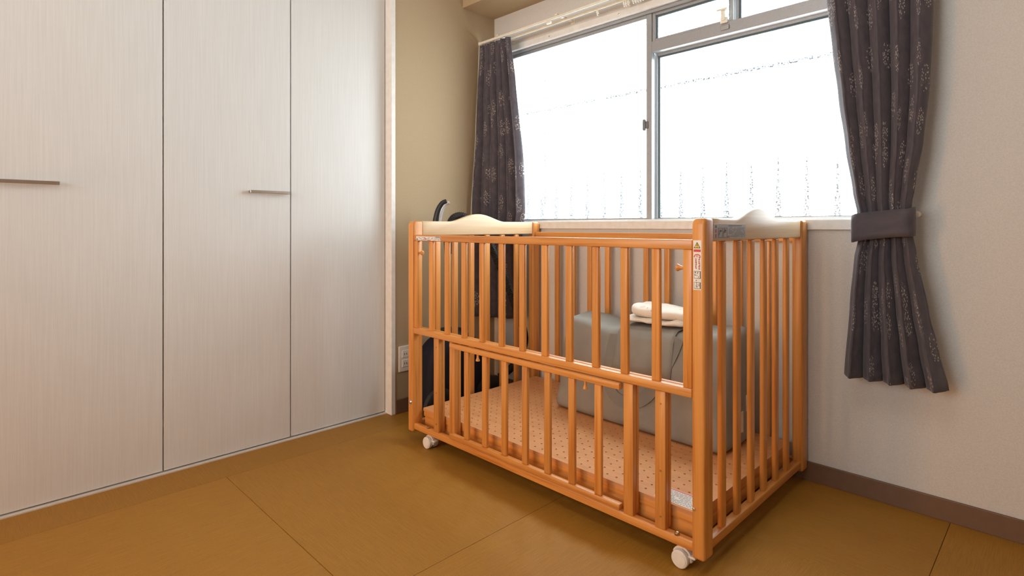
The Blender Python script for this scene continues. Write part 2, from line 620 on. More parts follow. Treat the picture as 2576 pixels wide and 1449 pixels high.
# closet: jamb, threshold track, door panels with bar handles
struct(obj('trim_1', B((XD - 0.03, XL + 0.006, 1.416, 1.438, 0, 2.24), (XD - 0.03, XL + 0.006, YB, 1.416, 2.205, 2.24), bev=0.002), M_TRIMW),
       'white jamb and head framing the closet doors', 'trim')
struct(obj('trim_2', B((XD - 0.03, XD + 0.012, YB, 1.416, -0.004, 0.0045), bev=0.001), M_ALUL), 'slim metal threshold track under the closet doors', 'trim')
dy = [-0.389, 0.0635, 0.5165, 0.9700, 1.4150]
hand = {1: (0.078, 0.231), 2: (0.803, 0.957)}
dlab = ['leftmost white closet door panel, mostly out of view', 'white closet door panel with a bar handle at the left edge of the picture',
        'white closet door panel with a bar handle by the middle joint', 'plain white closet door panel beside the brown wall']
for i in range(4):
    bm = B((XD - 0.022, XD, dy[i] + 0.0022, dy[i + 1] - 0.0022, 0.009, 2.203), bev=0.002)
    d = struct(obj('door_%d' % (i + 1), bm, M_DOOR, origin='base'), dlab[i], 'closet door')
    if i in hand:
        a, b = hand[i]
        hb = bmesh.new()
        hb.free()
        hb = B((XD + 0.018, XD + 0.024, a, b, 0.999, 1.010), (XD + 0.0, XD + 0.0185, a + 0.001, a + 0.010, 1.000, 1.009), (XD + 0.0, XD + 0.0185, b - 0.010, b - 0.001, 1.000, 1.009), bev=0.001, seg=1)
        obj('handle', hb, M_CHROME, d)['label'] = 'slim nickel bar handle'

# ------------------------------------------------------------------ window
win = struct(empty('window_1', (-1.257, YW, WZ0)), 'frosted aluminium sliding window above the crib', 'window')
# casing boards (white) and apron
obj('casing', B((WX0 - 0.02, WX0 + 0.012, YW - 0.012, YW + 0.16, 0.858, 1.815), (WX1 - 0.012, WX1 + 0.02, YW - 0.012, YW + 0.16, 0.858, 1.815),
                (WX0 + 0.012, WX1 - 0.012, YW - 0.012, YW + 0.16, 1.786, 1.815), bev=0.0015), M_TRIMW, win)
obj('sill', B((WX0 + 0.0125, WX1 - 0.0125, YW - 0.012, YW + 0.045, 0.858, 0.8925), bev=0.002), M_TRIMW, win)
# outer aluminium frame
FY0, FY1 = YW + 0.008, YW + 0.115
obj('outer_frame', B((WX0 + 0.0125, WX1 - 0.0125, FY0 + 0.04, FY1, 0.878, 0.897), (WX0 + 0.0125, WX1 - 0.0125, FY0, FY1, 1.772, 1.7855),
                     (WX0 + 0.0125, WX0 + 0.030, FY0 + 0.01, FY1, 0.897, 1.772), (WX1 - 0.030, WX1 - 0.0125, FY0 + 0.01, FY1, 0.897, 1.772), bev=0.0012, seg=1), M_ALU, win)
obj('sill_track', B((WX0 + 0.013, WX1 - 0.013, FY0 + 0.002, FY0 + 0.039, 0.893, 0.899), bev=0.001, seg=1), M_ALUL, win)


def sash(x0, x1, z0, z1, y0, y1, st, rt, rb, mat=M_ALU, edge_shade=False, st_r=None):
    st_r = st if st_r is None else st_r
    s = obj('sash', B((x0, x0 + st, y0, y1, z0, z1), (x1 - st_r, x1, y0, y1, z0, z1), (x0 + st, x1 - st_r, y0, y1, z1 - rt, z1), (x0 + st, x1 - st_r, y0, y1, z0, z0 + rb), bev=0.001, seg=1), mat, win)
    ym = (y0 + y1) / 2 + 0.004
    obj('glass_pane', B((x0 + st - 0.003, x1 - st_r + 0.003, ym, ym + 0.0012, z0 + rb - 0.003, z1 - rt + 0.003)), M_GLASS, s)
    if edge_shade:  # dark strips paint the edge darkening where the frame shows through the glass
        g = 0.007
        obj('edge_shade', B((x0 + st, x0 + st + g, ym - 0.006, ym - 0.0005, z0 + rb, z1 - rt), (x1 - st_r - g, x1 - st_r, ym - 0.006, ym - 0.0005, z0 + rb, z1 - rt),
                        (x0 + st + g, x1 - st_r - g, ym - 0.006, ym - 0.0005, z1 - rt - g, z1 - rt), (x0 + st + g, x1 - st_r - g, ym - 0.006, ym - 0.0005, z0 + rb, z0 + rb + 0.002)), M_EDGE_SHADE, s)
    return s


XM = -1.257
s1 = sash(WX0 + 0.03, XM + 0.008, 0.899, 1.772, YW + 0.016, YW + 0.040, 0.026, 0.016, 0.007, st_r=0.026)
s2 = sash(XM - 0.006, WX1 - 0.03, 0.897, 1.609, YW + 0.048, YW + 0.072, 0.022, 0.012, 0.007, edge_shade=True)
# transom above the right sash: rail, small frame, two little panes with a divider and a catch
obj('transom_rail', B((XM + 0.0085, WX1 - 0.03, YW + 0.014, YW + 0.080, 1.606, 1.652), bev=0.0015), M_ALU, win)
s3 = sash(XM + 0.009, -0.902, 1.652, 1.772, YW + 0.020, YW + 0.040, 0.014, 0.012, 0.010, edge_shade=True, st_r=0.012)
s4 = sash(-0.905, WX1 - 0.031, 1.652, 1.772, YW + 0.044, YW + 0.064, 0.014, 0.012, 0.010, edge_shade=True)
ct = obj('catch', B((-0.945, -0.918, YW + 0.004, YW + 0.013, 1.646, 1.668), (-0.938, -0.925, YW - 0.006, YW + 0.006, 1.655, 1.692), (-0.952, -0.911, YW - 0.014, YW + 0.002, 1.690, 1.697), bev=0.0015), M_RAILW, win)
obj('catch_lower_plate', B((-0.947, -0.913, YW + 0.008, YW + 0.0138, 1.622, 1.640), bev=0.003), M_ALU, win).name = 'catch_plate'  # small aluminium plate below the catch
# crescent lock on the meeting stile
obj('crescent_lock', B((XM - 0.030, XM - 0.019, YW + 0.004, YW + 0.0165, 1.278, 1.326), (XM - 0.021, XM - 0.008, YW + 0.010, YW + 0.0165, 1.286, 1.318), bev=0.003), M_GREYM, win)
for (sxx, szz) in ((-1.80, 1.800), (-1.395, 1.800)):
    obj('screw', lathe([(0.004, 0), (0.004, 0.001), (0.002, 0.0018), (0, 0.002)], (0, -1, 0), (sxx, YW - 0.012, szz), 10), M_STEEL, win)

# ------------------------------------------------------------------ balcony outside, seen dimly through the frosted panes
struct(obj('balcony_floor', B((-5.0, 2.5, YW + 0.17, 3.6, -0.12, -0.02)), M_CONC), 'concrete balcony floor outside the window', 'floor')
br = tag(empty('balcony_railing', (-1.2, 2.95, -0.02)), 'dark picket railing, tops tapered to imitate sky glare, standing on the balcony outside the frosted window', 'railing')
for zr in (0.10, 0.70):
    obj('rail', B((-3.15, 2.4, 2.965, 2.985, zr, zr + 0.04), bev=0.003), M_RAILG, br)
bar0 = None
x = -3.05
while x < 2.35:
    if bar0 is None:
        bar0 = obj('baluster', prism([(x - 0.017, 0.02), (x + 0.017, 0.02), (x + 0.017, 0.90), (x + 0.010, 1.05), (x + 0.002, 1.22), (x - 0.002, 1.22), (x - 0.010, 1.05), (x - 0.017, 0.90)], 'XZ', 2.945, 2.963, bev=0.001, seg=1), M_RAILG, br)  # tapered tops imitate the bars fading out in sky glare
    else:
        dup(bar0, (x, 2.954, 0.62), br)
    x += 0.134
pole = bmesh.new()
tube(pole, [(-3.1, 2.62, 1.60), (2.2, 2.62, 1.60)], 0.009, 10)
tag(obj('laundry_pole', pole, M_RAILG, None, True), 'thin laundry pole crossing behind the frosted panes', 'pole')
pt = tag(empty('balcony_partition', (-3.35, 3.0, -0.02)), 'grey ribbed partition board at the left end of the balcony', 'partition')
for i in range(9):
    y = 2.28 + i * 0.21
    obj('panel', B((-3.37 + 0.012 * (i % 2), -3.33 + 0.012 * (i % 2), y, y + 0.208, -0.02, 2.3), bev=0.003), M_PANELG, pt)

# ------------------------------------------------------------------ curtain rails
cr = tag(empty('curtain_rail', (-1.23, 1.99, 1.83)), 'ivory double curtain rail above the window', 'curtain rail')
RY = (1.955, 2.010)
for y in RY:
    obj('rail', B((-2.192, -0.262, y - 0.007, y + 0.007, 1.824, 1.836), bev=0.002), M_RAILW, cr)
    obj('rail_slot', B((-2.180, -0.270, y - 0.0022, y + 0.0022, 1.8232, 1.8245)), M_INKG, cr)
for x in (-2.05, -1.66, -1.245, -0.83, -0.42):
    obj('bracket', B((x - 0.008, x + 0.008, RY[0] - 0.012, YW, 1.836, 1.843), (x - 0.012, x + 0.012, YW - 0.004, YW, 1.826, 1.866), bev=0.001, seg=1), M_RAILW, cr)
run0 = None
for x in (-1.475, -1.335, -1.325, -1.314, -1.290, -1.279, -1.268, -1.256, -1.244):
    c = (x, RY[1], 1.8155)
    if run0 is None:
        run0 = obj('runner', B((x - 0.004, x + 0.004, RY[1] - 0.006, RY[1] + 0.006, 1.812, 1.8235), (x - 0.0015, x + 0.0015, RY[1] - 0.005, RY[1] + 0.005, 1.803, 1.812), bev=0.0008, seg=1), M_PLAST, cr)
    else:
        dup(run0, (x, RY[1], 1.81325), cr)
obj('stopper', B((-1.725, -1.70, RY[0] - 0.006, RY[0] + 0.006, 1.813, 1.8235), bev=0.001), M_PLAST, cr)
for y in RY:
    obj('end_cap', B((-2.1985, -2.191, y - 0.009, y + 0.009, 1.822, 1.838), bev=0.002), M_RAILW, cr)


# ------------------------------------------------------------------ curtains
def interp(tab, t):
    if t <= tab[0][0]:
        return tab[0][1]
    for (a, va), (b, vb) in zip(tab, tab[1:]):
        if t <= b:
            q = (t - a) / (b - a)
            q = q * q * (3 - 2 * q) * 0.5 + q * 0.5
            return va + (vb - va) * q
    return tab[-1][1]


def curtain(name, tabL, tabR, folds, amp, yfun, ztop, zbot, cloth_w, seed, nu=150, nv=60):
    rnd = random.Random(seed)
    ph = [rnd.uniform(-0.35, 0.35) for _ in range(folds + 2)]
    am = [rnd.uniform(0.75, 1.25) for _ in range(folds + 2)]
    bm = bmesh.new()
    uvl = bm.loops.layers.uv.new('cloth')
    grid = []
    for j in range(nv + 1):
        z = ztop + (zbot - ztop) * j / nv
        xl = interp(tabL, -z); xr = interp(tabR, -z)
        A = interp(amp, -z)
        row = []
        for i in range(nu + 1):
            u = i / nu
            f = u * folds
            k = int(f)
            w = f - k
            p = ph[k] * (1 - w) + ph[k + 1] * w
            a = am[k] * (1 - w) + am[k + 1] * w
            s = math.sin(2 * PI * (f + 0.12 * p * math.sin(z * 3 + k)) + p)
            s2 = math.sin(4 * PI * f + 1.3 + z * 1.5) * 0.22
            lobe = abs(math.sin(PI * (f + 0.10 * p * math.sin(z * 3 + k)))) ** 0.62
            y = yfun(u, z) - A * a * (1.9 * lobe - 1.1 + 0.35 * s2)
            xx = xl + (xr - xl) * (u + 0.10 / folds * math.sin(2 * PI * f + p))
            wob = noise.noise(Vector((u * 6, z * 3, seed))) * 0.004
            row.append(bm.verts.new((xx, y + wob, z)))
        grid.append(row)
    for j in range(nv):
        for i in range(nu):
            fc = bm.faces.new((grid[j][i], grid[j][i + 1], grid[j + 1][i + 1], grid[j + 1][i]))
            for lp, (ii, jj) in zip(fc.loops, ((i, j), (i + 1, j), (i + 1, j + 1), (i, j + 1))):
                lp[uvl].uv = (ii / nu * cloth_w + seed, (ztop + (zbot - ztop) * jj / nv))
    o = obj(name, bm, M_CURT, None, True, angle=80)
    md = o.modifiers.new('thickness', 'SOLIDIFY')
    md.thickness = 0.0022
    return o


# right curtain, tied back (tables keyed by -z)
def yr(u, z):
    return 1.955


ztab = lambda rows: [(-z, x) for z, x in rows]
RL = ztab([(1.815, -0.555), (1.60, -0.545), (1.42, -0.528), (1.28, -0.512), (1.12, -0.492), (0.97, -0.470), (0.915, -0.459), (0.84, -0.454), (0.77, -0.468), (0.64, -0.481), (0.40, -0.499)])
RR = ztab([(1.815, -0.268), (1.60, -0.272), (1.42, -0.276), (1.28, -0.281), (1.12, -0.295), (0.99, -0.314), (0.93, -0.323), (0.86, -0.322), (0.79, -0.311), (0.62, -0.282), (0.52, -0.262), (0.40, -0.238)])
RA = ztab([(1.815, 0.012), (1.6, 0.020), (1.2, 0.018), (0.95, 0.012), (0.87, 0.010), (0.75, 0.016), (0.40, 0.030)])
c2 = curtain('curtain', RL, RR, 5, RA, yr, 1.812, 0.405, 0.95, 3)
cu = empty('tied_curtain', (-0.385, 1.955, 0.405))
cu.name = 'curtain'
WPOS[cu.name] = Vector((-0.385, 1.955, 0.405))
c2.name = 'drape'
c2.parent = cu
c2.location = c2.location - Vector((-0.385, 1.955, 0.405))
tag(cu, 'dark flower-print curtain tied back at the right of the window', 'curtain', 'dark curtains at the window')
# tieback band: flattened loop around the gathered cloth, slightly tilted
bm = bmesh.new()
uvl = bm.loops.layers.uv.new('cloth')
ring = []
nseg = 48
cx, cy, hx, hy = -0.392, 1.955, 0.079, 0.036
for k in range(nseg):
    a = 2 * PI * k / nseg
    ca, sa = math.cos(a), math.sin(a)
    sx_ = math.copysign(abs(ca) ** 0.42, ca) * hx
    sy_ = math.copysign(abs(sa) ** 0.5, sa) * hy
    tilt = sx_ / hx * 0.010
    col = []
    for m in range(6):
        t = m / 5
        bul = 0.001 * math.sin(PI * t)
        col.append(bm.verts.new((cx + sx_ * (1 + bul / hx), cy + sy_ * (1 + bul / hy), 0.832 + t * 0.082 + tilt + 0.002 * math.sin(3 * a + t))))
    ring.append(col)
for k in range(nseg):
    for m in range(5):
        k2 = (k + 1) % nseg
        fc = bm.faces.new((ring[k][m], ring[k2][m], ring[k2][m + 1], ring[k][m + 1]))
        for lp, (kk, mm) in zip(fc.loops, ((k, m), (k + 1, m), (k + 1, m + 1), (k, m + 1))):
            lp[uvl].uv = (kk * 0.009 + 9.37, mm * 0.016 + 0.41)
tb = obj('tieback', bm, M_TIE, cu, True, angle=70)
tb['label'] = 'cloth tieback band of the same print'
md = tb.modifiers.new('thickness', 'SOLIDIFY'); md.thickness = 0.003
kb = lathe([(0.004, 0), (0.004, 0.05), (0.010, 0.055), (0.010, 0.06), (0, 0.062)], (0, -1, 0), (-0.318, YW, 0.905), 12)
obj('tieback_hook', kb, M_RAILW, cu, True)


# left curtain, hanging open against the corner
def yl(u, z):
    a = interp(ztab([(1.81, 1.950), (1.4, 1.925), (0.92, 1.890), (0.40, 1.885)]), -z)
    b = interp(ztab([(1.81, 1.955), (1.4, 1.975), (0.92, 1.985), (0.40, 2.005)]), -z)
    return a + (b - a) * u


LL = ztab([(1.81, -2.198), (1.2, -2.197), (0.40, -2.190)])
LR = ztab([(1.81, -1.972), (1.60, -1.952), (1.2, -1.915), (0.93, -1.905), (0.85, -1.925), (0.40, -1.930)])
LA = ztab([(1.81, 0.008), (1.6, 0.014), (0.9, 0.018), (0.40, 0.022)])
c1 = curtain('curtain', LL, LR, 6, LA, yl, 1.817, 0.405, 0.95, 11)
tag(c1, 'dark flower-print curtain hanging open in the corner beside the brown wall', 'curtain', 'dark curtains at the window')

# ------------------------------------------------------------------ outlet on the brown wall
ow = tag(empty('wall_outlet', (XL, 1.491, 0.25)), 'white double power outlet on the brown wall behind the crib post', 'outlet')
obj('plate', B((XL, XL + 0.007, 1.456, 1.526, 0.190, 0.310), bev=0.003), M_PLAST, ow)
for zc in (0.272, 0.228):
    s = obj('socket', B((XL + 0.006, XL + 0.009, 1.473, 1.509, zc - 0.017, zc + 0.017), bev=0.002), M_PLAST, ow)
    for dyy in (-0.006, 0.006):
        obj('slot', B((XL + 0.0088, XL + 0.0094, 1.491 + dyy - 0.0012, 1.491 + dyy + 0.0012, zc - 0.005, zc + 0.004)), M_PLASTD, s)

# ------------------------------------------------------------------ baby crib
CX0, CX1, CY0, CY1 = -1.895, -0.630, 1.297, 2.058
crib = tag(empty('baby_crib', ((CX0 + CX1) / 2, (CY0 + CY1) / 2, 0.0)), 'orange pine baby crib with slatted sides on white casters', 'crib')
PW, PD = 0.035, 0.050
PZ0, PZ1 = 0.043, 0.8905


def post(x0, front):
    y0 = CY0 if front else CY1 - PD
    y1 = y0 + PD
    bm = B((x0, x0 + PW, y0, y1, PZ0, PZ1))
    yo = y0 if front else y1
    ed_top = [e for e in bm.edges if all(abs(v.co.z - PZ1) < 1e-6 for v in e.verts) and all(abs(v.co.y - yo) < 1e-6 for v in e.verts)]
    bmesh.ops.bevel(bm, geom=ed_top, offset=0.018, segments=6, profile=0.5, affect='EDGES')
    ed = [e for e in bm.edges if e.is_manifold and len(e.link_faces) == 2 and e.link_faces[0].normal.angle(e.link_faces[1].normal) > 1.0]
    bmesh.ops.bevel(bm, geom=ed, offset=0.008, segments=4, profile=0.5, affect='EDGES', clamp_overlap=True)
    return obj('corner_post', bm, W[2], crib, True, angle=50)


posts = [post(x0, fr) for x0 in (CX0, CX1 - PW) for fr in (True, False)]


def headboard_poly(y0, y1):
    pts = [(y0, 0.831), (y1, 0.831), (y1, 0.8905)]
    c, hw, hh = 1.658, 0.160, 0.0335
    ys = [1.95, 1.90] + [c + hw - i * (2 * hw) / 28 for i in range(29)] + [1.45, 1.40]
    for y in ys:
        t = (y - c) / hw
        z = 0.8905 + (hh * (0.5 + 0.5 * math.cos(PI * t)) ** 0.8 if abs(t) < 1 else 0)
        pts.append((y, z))
    pts.append((y0, 0.8905))
    return pts


end_y = [1.4325, 1.5270, 1.6215, 1.7160, 1.8105, 1.9050]
for x0, x1, xs in ((CX0 + 0.006, CX0 + 0.030, CX0 + 0.018), (CX1 - 0.030, CX1 - 0.006, CX1 - 0.018)):
    bm = prism(headboard_poly(CY0 + PD, CY1 - PD), 'YZ', x0, x1, bev=0.0055, seg=3)
    hbd = obj('headboard', bm, W_LIT[1], crib, True, angle=60)
    hbd['label'] = 'arched pine end board, colour lightened for window light'
    s0 = None
    for y in end_y:
        if s0 is None:
            s0 = obj('slat', B((xs - 0.007, xs + 0.007, y - 0.0145, y + 0.0145, 0.076, 0.832), bev=0.005, seg=3), W[2], hbd, True)
        else:
            dup(s0, (xs, y, 0.454), hbd)
    obj('bottom_rail', B((x0, x1, CY0 + PD - 0.002, CY1 - PD + 0.002, 0.055, 0.079), bev=0.003), W[1], hbd, True)

# back panel
fx0, fx1 = CX0 + PW, CX1 - PW
bp = obj('back_rail', B((fx0, fx1, 2.022, 2.044, 0.817, 0.842), bev=0.003), W[0], crib, True)
obj('back_rail', B((fx0, fx1, 2.022, 2.044, 0.055, 0.079), bev=0.003), W[0], crib, True)
s0 = None
for i in range(11):
    x = -1.727 + 0.0970 * i
    if s0 is None:
        s0 = obj('slat', B((x - 0.0125, x + 0.0125, 2.026, 2.040, 0.078, 0.818), bev=0.004, seg=3), W[2], bp, True)
    else:
        dup(s0, (x, 2.033, 0.448), bp)

# sliding upper gate at the front
gy0, gy1 = 1.301, 1.320
gate = obj('gate_rail', B((fx0, fx1, gy0, gy1 + 0.002, 0.811, 0.836), bev=0.003), W[0], crib, True)
gate['label'] = 'top rail of the sliding upper gate at the front'
obj('gate_rail', B((fx0, fx1, gy0 - 0.002, gy1 + 0.002, 0.440, 0.463), bev=0.003), W[0], gate, True)
for xa in (fx0 + 0.001, fx1 - 0.026):
    obj('gate_stile', B((xa, xa + 0.025, gy0 + 0.001, gy1, 0.4625, 0.8115), bev=0.003), W[2], gate, True)
s0 = None
for i in range(11):
    x = -1.752 + 0.0982 * i
    if s0 is None:
        s0 = obj('slat', B((x - 0.0125, x + 0.0125, 1.304, 1.318, 0.462, 0.812), bev=0.004, seg=3), W[2], gate, True)
    else:
        dup(s0, (x, 1.311, 0.637), gate)
kp = [(0.0045, 0), (0.0045, 0.006), (0.006, 0.012), (0.0095, 0.018), (0.0095, 0.020), (0.007, 0.0225), (0, 0.0235)]
obj('latch_knob', lathe(kp, (1, 0, 0), (fx0 + 0.0255, 1.311, 0.764)), W[0], gate, True)
obj('latch_knob', lathe(kp, (-1, 0, 0), (fx1 - 0.0255, 1.311, 0.764)), W[0], gate, True)

# fixed lower frame
lf = obj('lower_rail', B((fx0, fx1, 1.303, 1.325, 0.055, 0.078), bev=0.003), W[0], crib, True)
obj('cross_rail', B((fx0, fx1, 1.3265, 1.341, 0.442, 0.4625), bev=0.003), W[0], crib, True)
s0 = None
for x in (-1.7185, -1.622, -0.855, -0.757):
    if s0 is None:
        s0 = obj('upright', B((x - 0.0155, x + 0.0155, 1.3235, 1.3375, 0.0785, 0.443), (x - 0.0155, x + 0.0155, 1.305, 1.3236, 0.0775, 0.4385), bev=0.003, seg=2), W[2], lf, True)
    else:
        dup(s0, (x, 1.32125, 0.26025), lf)
for x in (-1.7185, -0.757):
    for z in (0.405, 0.23, 0.11):
        obj('screw_hole', lathe([(0.0028, 0), (0.0028, 0.0006), (0, 0.0006)], (0, -1, 0), (x + 0.002, 1.305, z), 10), M_BRASS, lf)
for x in (-1.772, -0.711):
    obj('brass_bolt', lathe([(0.0065, 0), (0.007, 0.003), (0.005, 0.0075), (0, 0.009)], (0, -0.4, 1), (x, 1.311, 0.0775), 14), M_BRASS, lf, True)
# hinged lower door
hd = obj('door_rail', B((-1.6215, -0.874, 1.291, 1.310, 0.4185, 0.4375), bev=0.004), W[0], crib, True)
hd['label'] = 'top rail of the small hinged door in the lower front panel'
obj('door_rail', B((-1.6215, -0.874, 1.291, 1.310, 0.0845, 0.1035), bev=0.004), W[0], crib, True)
s0 = None
for x in (-1.529, -1.432, -1.335, -1.239, -1.143, -1.0465, -0.950):
    if s0 is None:
        s0 = obj('slat', B((x - 0.0125, x + 0.0125, 1.2945, 1.3075, 0.103, 0.419), bev=0.004, seg=3), W[2], hd, True)
    else:
        dup(s0, (x, 1.301, 0.261), hd)
pk = [(0.004, 0), (0.004, 0.014), (0.0075, 0.022), (0.0075, 0.025), (0, 0.027)]
for x in (-1.475, -1.000):
    obj('latch_peg', lathe(pk, (0, 0, -1), (x, 1.304, 0.419)), W[2], hd, True)

# bed base: perforated board on a stepped wooden frame
bx0, bx1, by0, by1, bz0, bz1 = -1.852, -0.673, 1.343, 2.018, 0.1215, 0.133


def perforated(x0, x1, y0, y1, z0, z1, pitch, r, seg=8):
    bm = bmesh.new()
    nx = int((x1 - x0 - 0.02) / pitch); ny = int((y1 - y0 - 0.02) / pitch)
    mx = (x1 - x0 - nx * pitch) / 2; my = (y1 - y0 - ny * pitch) / 2
    xs = [x0 + mx + i * pitch for i in range(nx + 1)]
    ys = [y0 + my + j * pitch for j in range(ny + 1)]
    V = [[bm.verts.new((x, y, z1)) for y in ys] for x in xs]
    for i in range(nx):
        for j in range(ny):
            c = Vector(((xs[i] + xs[i + 1]) / 2, (ys[j] + ys[j + 1]) / 2, z1))
            top = [bm.verts.new(c + Vector((math.cos(2 * PI * k / seg + PI / 8) * r, math.sin(2 * PI * k / seg + PI / 8) * r, 0))) for k in range(seg)]
            bot = [bm.verts.new(v.co + Vector((0, 0, z0 - z1))) for v in top]
            corners = [V[i + 1][j + 1], V[i][j + 1], V[i][j], V[i + 1][j]]
            # k: 22.5,67.5 | 112.5,157.5 | 202.5,247.5 | 292.5,337.5
            for q in range(4):
                a, b = top[2 * q], top[2 * q + 1]
                nxt = top[(2 * q + 2) % 8]
                bm.faces.new((corners[q], b, a))
                bm.faces.new((corners[q], corners[(q + 1) % 4], nxt, b))
            for k in range(seg):
                k2 = (k + 1) % seg
                bm.faces.new((top[k], top[k2], bot[k2], bot[k]))
    # margin, sides, underside
    o = [bm.verts.new((a, b, z1)) for a, b in ((x0, y0), (x1, y0), (x1, y1), (x0, y1))]
    u = [bm.verts.new((a, b, z0)) for a, b in ((x0, y0), (x1, y0), (x1, y1), (x0, y1))]
    edge = [[V[i][0] for i in range(nx + 1)], [V[nx][j] for j in range(ny + 1)], [V[i][ny] for i in range(nx, -1, -1)], [V[0][j] for j in range(ny, -1, -1)]]
    for q in range(4):
        bm.faces.new([o[q], o[(q + 1) % 4]] + edge[q][::-1])
        bm.faces.new((o[q], u[q], u[(q + 1) % 4], o[(q + 1) % 4]))
    return bm


M_BOARD = wood('fibreboard', 0, (0.64, 0.30, 0.115), (0.60, 0.27, 0.10), rough=0.6, coat=0.0, var=0.0)
bb = obj('bed_board', perforated(bx0, bx1, by0, by1, bz0, bz1, 0.0325, 0.0036), M_BOARD, crib)
bb['label'] = 'perforated base board of the crib'
M_RAILD = W[0]
for (y0, y1) in ((by0 + 0.001, by0 + 0.021), (by1 - 0.021, by1 - 0.001)):
    obj('base_rail', B((bx0 + 0.002, bx1 - 0.002, y0, y1, 0.101, 0.1212), (bx0 + 0.004, bx1 - 0.004, y0 + 0.004, y1 - 0.002, 0.062, 0.1011), bev=0.0015), W[0], bb, True)
for (x0, x1) in ((bx0 + 0.001, bx0 + 0.021), (bx1 - 0.021, bx1 - 0.001)):
    obj('base_rail', B((x0, x1, by0 + 0.023, by1 - 0.023, 0.100, 0.1212), (x0 + 0.003, x1 - 0.003, by0 + 0.025, by1 - 0.025, 0.062, 0.1005), bev=0.0015), W[1], bb, True)
for i in range(5):
    x = bx0 + 0.2 + i * 0.195
    obj('base_slat', B((x - 0.03, x + 0.03, by0 + 0.022, by1 - 0.022, 0.107, 0.1213), bev=0.001, seg=1), W[1], bb)
# added dark sheet under the holes, painting in the shade of their depth
obj('hole_shade_sheet', B((bx0 + 0.004, bx1 - 0.004, by0 + 0.003, by1 - 0.003, 0.1213, 0.1222)), M_INKG, bb)

# bolts on the posts
obj('post_bolt', lathe([(0.008, 0), (0.008, 0.002), (0.005, 0.005), (0, 0.006)], (0, -1, 0), (-1.8735, CY0, 0.162), 14), M_STEEL, crib, True)
obj('post_bolt', lathe([(0.0045, 0), (0.004, 0.003), (0, 0.004)], (0, -1, 0), (-0.6575, CY0, 0.168), 12), M_STEEL, crib, True)


# casters
def caster(cx, cy):
    rt = bpy.data.objects.new('caster', None)
    r, w = 0.0225, 0.017
    hood = bmesh.new()
    # hood: half drum over the wheels with a stem
    n = 14
    prof = [(cx + (r + 0.004) * math.cos(PI * k / n - 0.25), r + 0.001 + (r + 0.004) * math.sin(PI * k / n - 0.25)) for k in range(n + 1)]
    hood = prism(prof, 'XZ', cy - 0.007, cy + 0.007, bev=0.001)
    h = obj('caster', hood, M_PLAST, crib, True)
    h['label'] = 'white twin-wheel caster'
    st = lathe([(0.0085, 0), (0.0085, 0.016), (0.006, 0.017), (0.006, 0.03)], (0, 0, 1), (cx, cy, 2 * r), 14)
    # trim the stem below the rail
    for v in st.verts:
        v.co.z = min(v.co.z, 0.0545)
    obj('stem', st, M_PLAST, h, True)
    for s in (-1, 1):
        wl = lathe([(r - 0.003, 0), (r, 0.002), (r, w - 0.004), (r - 0.002, w - 0.0015), (r - 0.004, w - 0.0015), (r - 0.0045, w), (0, w + 0.001)], (0, s, 0), (cx, cy + s * 0.0072, r), 28)
        obj('wheel', wl, M_PLAST, h, True)
    obj('brake_lever', B((cx + 0.018, cx + 0.038, cy - 0.011, cy + 0.011, 0.030, 0.036), bev=0.002), M_PLAST, h, True)


caster(-0.700, 1.322)
caster(-1.775, 1.322)
caster(-0.700, 2.033)
caster(-1.775, 2.033)


# stickers with print
def marks(rects, y=None, x=None, t=0.0003):
    """thin print rectangles; on a y plane rect = (x0,x1,z0,z1), on an x plane rect = (y0,y1,z0,z1)"""
    bs = []
    for (a0, a1, b0, b1) in rects:
        if y is not None:
            bs.append((a0, a1, y - t, y, b0, b1))
        else:
            bs.append((x, x + t, a0, a1, b0, b1))
    return B(*bs)


# upright warning sticker on the near post
py = CY0 - 0.0006
st = obj('warning_sticker', B((-0.6595, -0.6385, py, CY0 + 0.0004, 0.712, 0.835), bev=0.0002, seg=1), M_STICK, crib)
st['label'] = 'upright white warning sticker with red writing and a yellow triangle'
tri = prism([(-0.6580, 0.8155), (-0.6405, 0.8155), (-0.64925, 0.831)], 'XZ', py - 0.0003, py)
obj('warning_triangle', tri, M_INK, st)
tri = prism([(-0.6556, 0.8170), (-0.6429, 0.8170), (-0.64925, 0.8282)], 'XZ', py - 0.0006, py - 0.0003)
obj('warning_triangle_fill', tri, M_YEL, st)
obj('exclamation_mark', marks([(-0.6501, -0.6484, 0.8205, 0.8258), (-0.6501, -0.6484, 0.8178, 0.8194)], y=py - 0.0006), M_INK, st)
red = [(-0.658, -0.640, 0.8065, 0.8125)]
rnd = random.Random(5)
# red arch sign, then two columns of upright characters
for k in range(7):
    a = PI * k / 6
    red.append((-0.649 + math.cos(a) * 0.0075 - 0.0016, -0.649 + math.cos(a) * 0.0075 + 0.0016, 0.7945 + math.sin(a) * 0.0058 - 0.0012, 0.7945 + math.sin(a) * 0.0058 + 0.0012))
red += [(-0.6512, -0.6500, 0.7932, 0.7985), (-0.6482, -0.6470, 0.7932, 0.7985)]
for cxx, nchar, ztop in ((-0.6435, 7, 0.7935), (-0.6525, 6, 0.7905)):
    for c in range(nchar):
        z = ztop - c * 0.0045
        for q in range(4):
            if rnd.random() < 0.5:
                zz = z - rnd.uniform(0.0005, 0.0032)
                red.append((cxx - 0.0022, cxx + 0.0022, zz - 0.0005, zz + 0.0004))
            else:
                xx = cxx + rnd.uniform(-0.0018, 0.0018)
                red.append((xx - 0.0005, xx + 0.0005, z - 0.0036, z - 0.0002))
obj('red_print', marks(red, y=py), M_RED, st)['kind'] = 'stuff'
blk = []
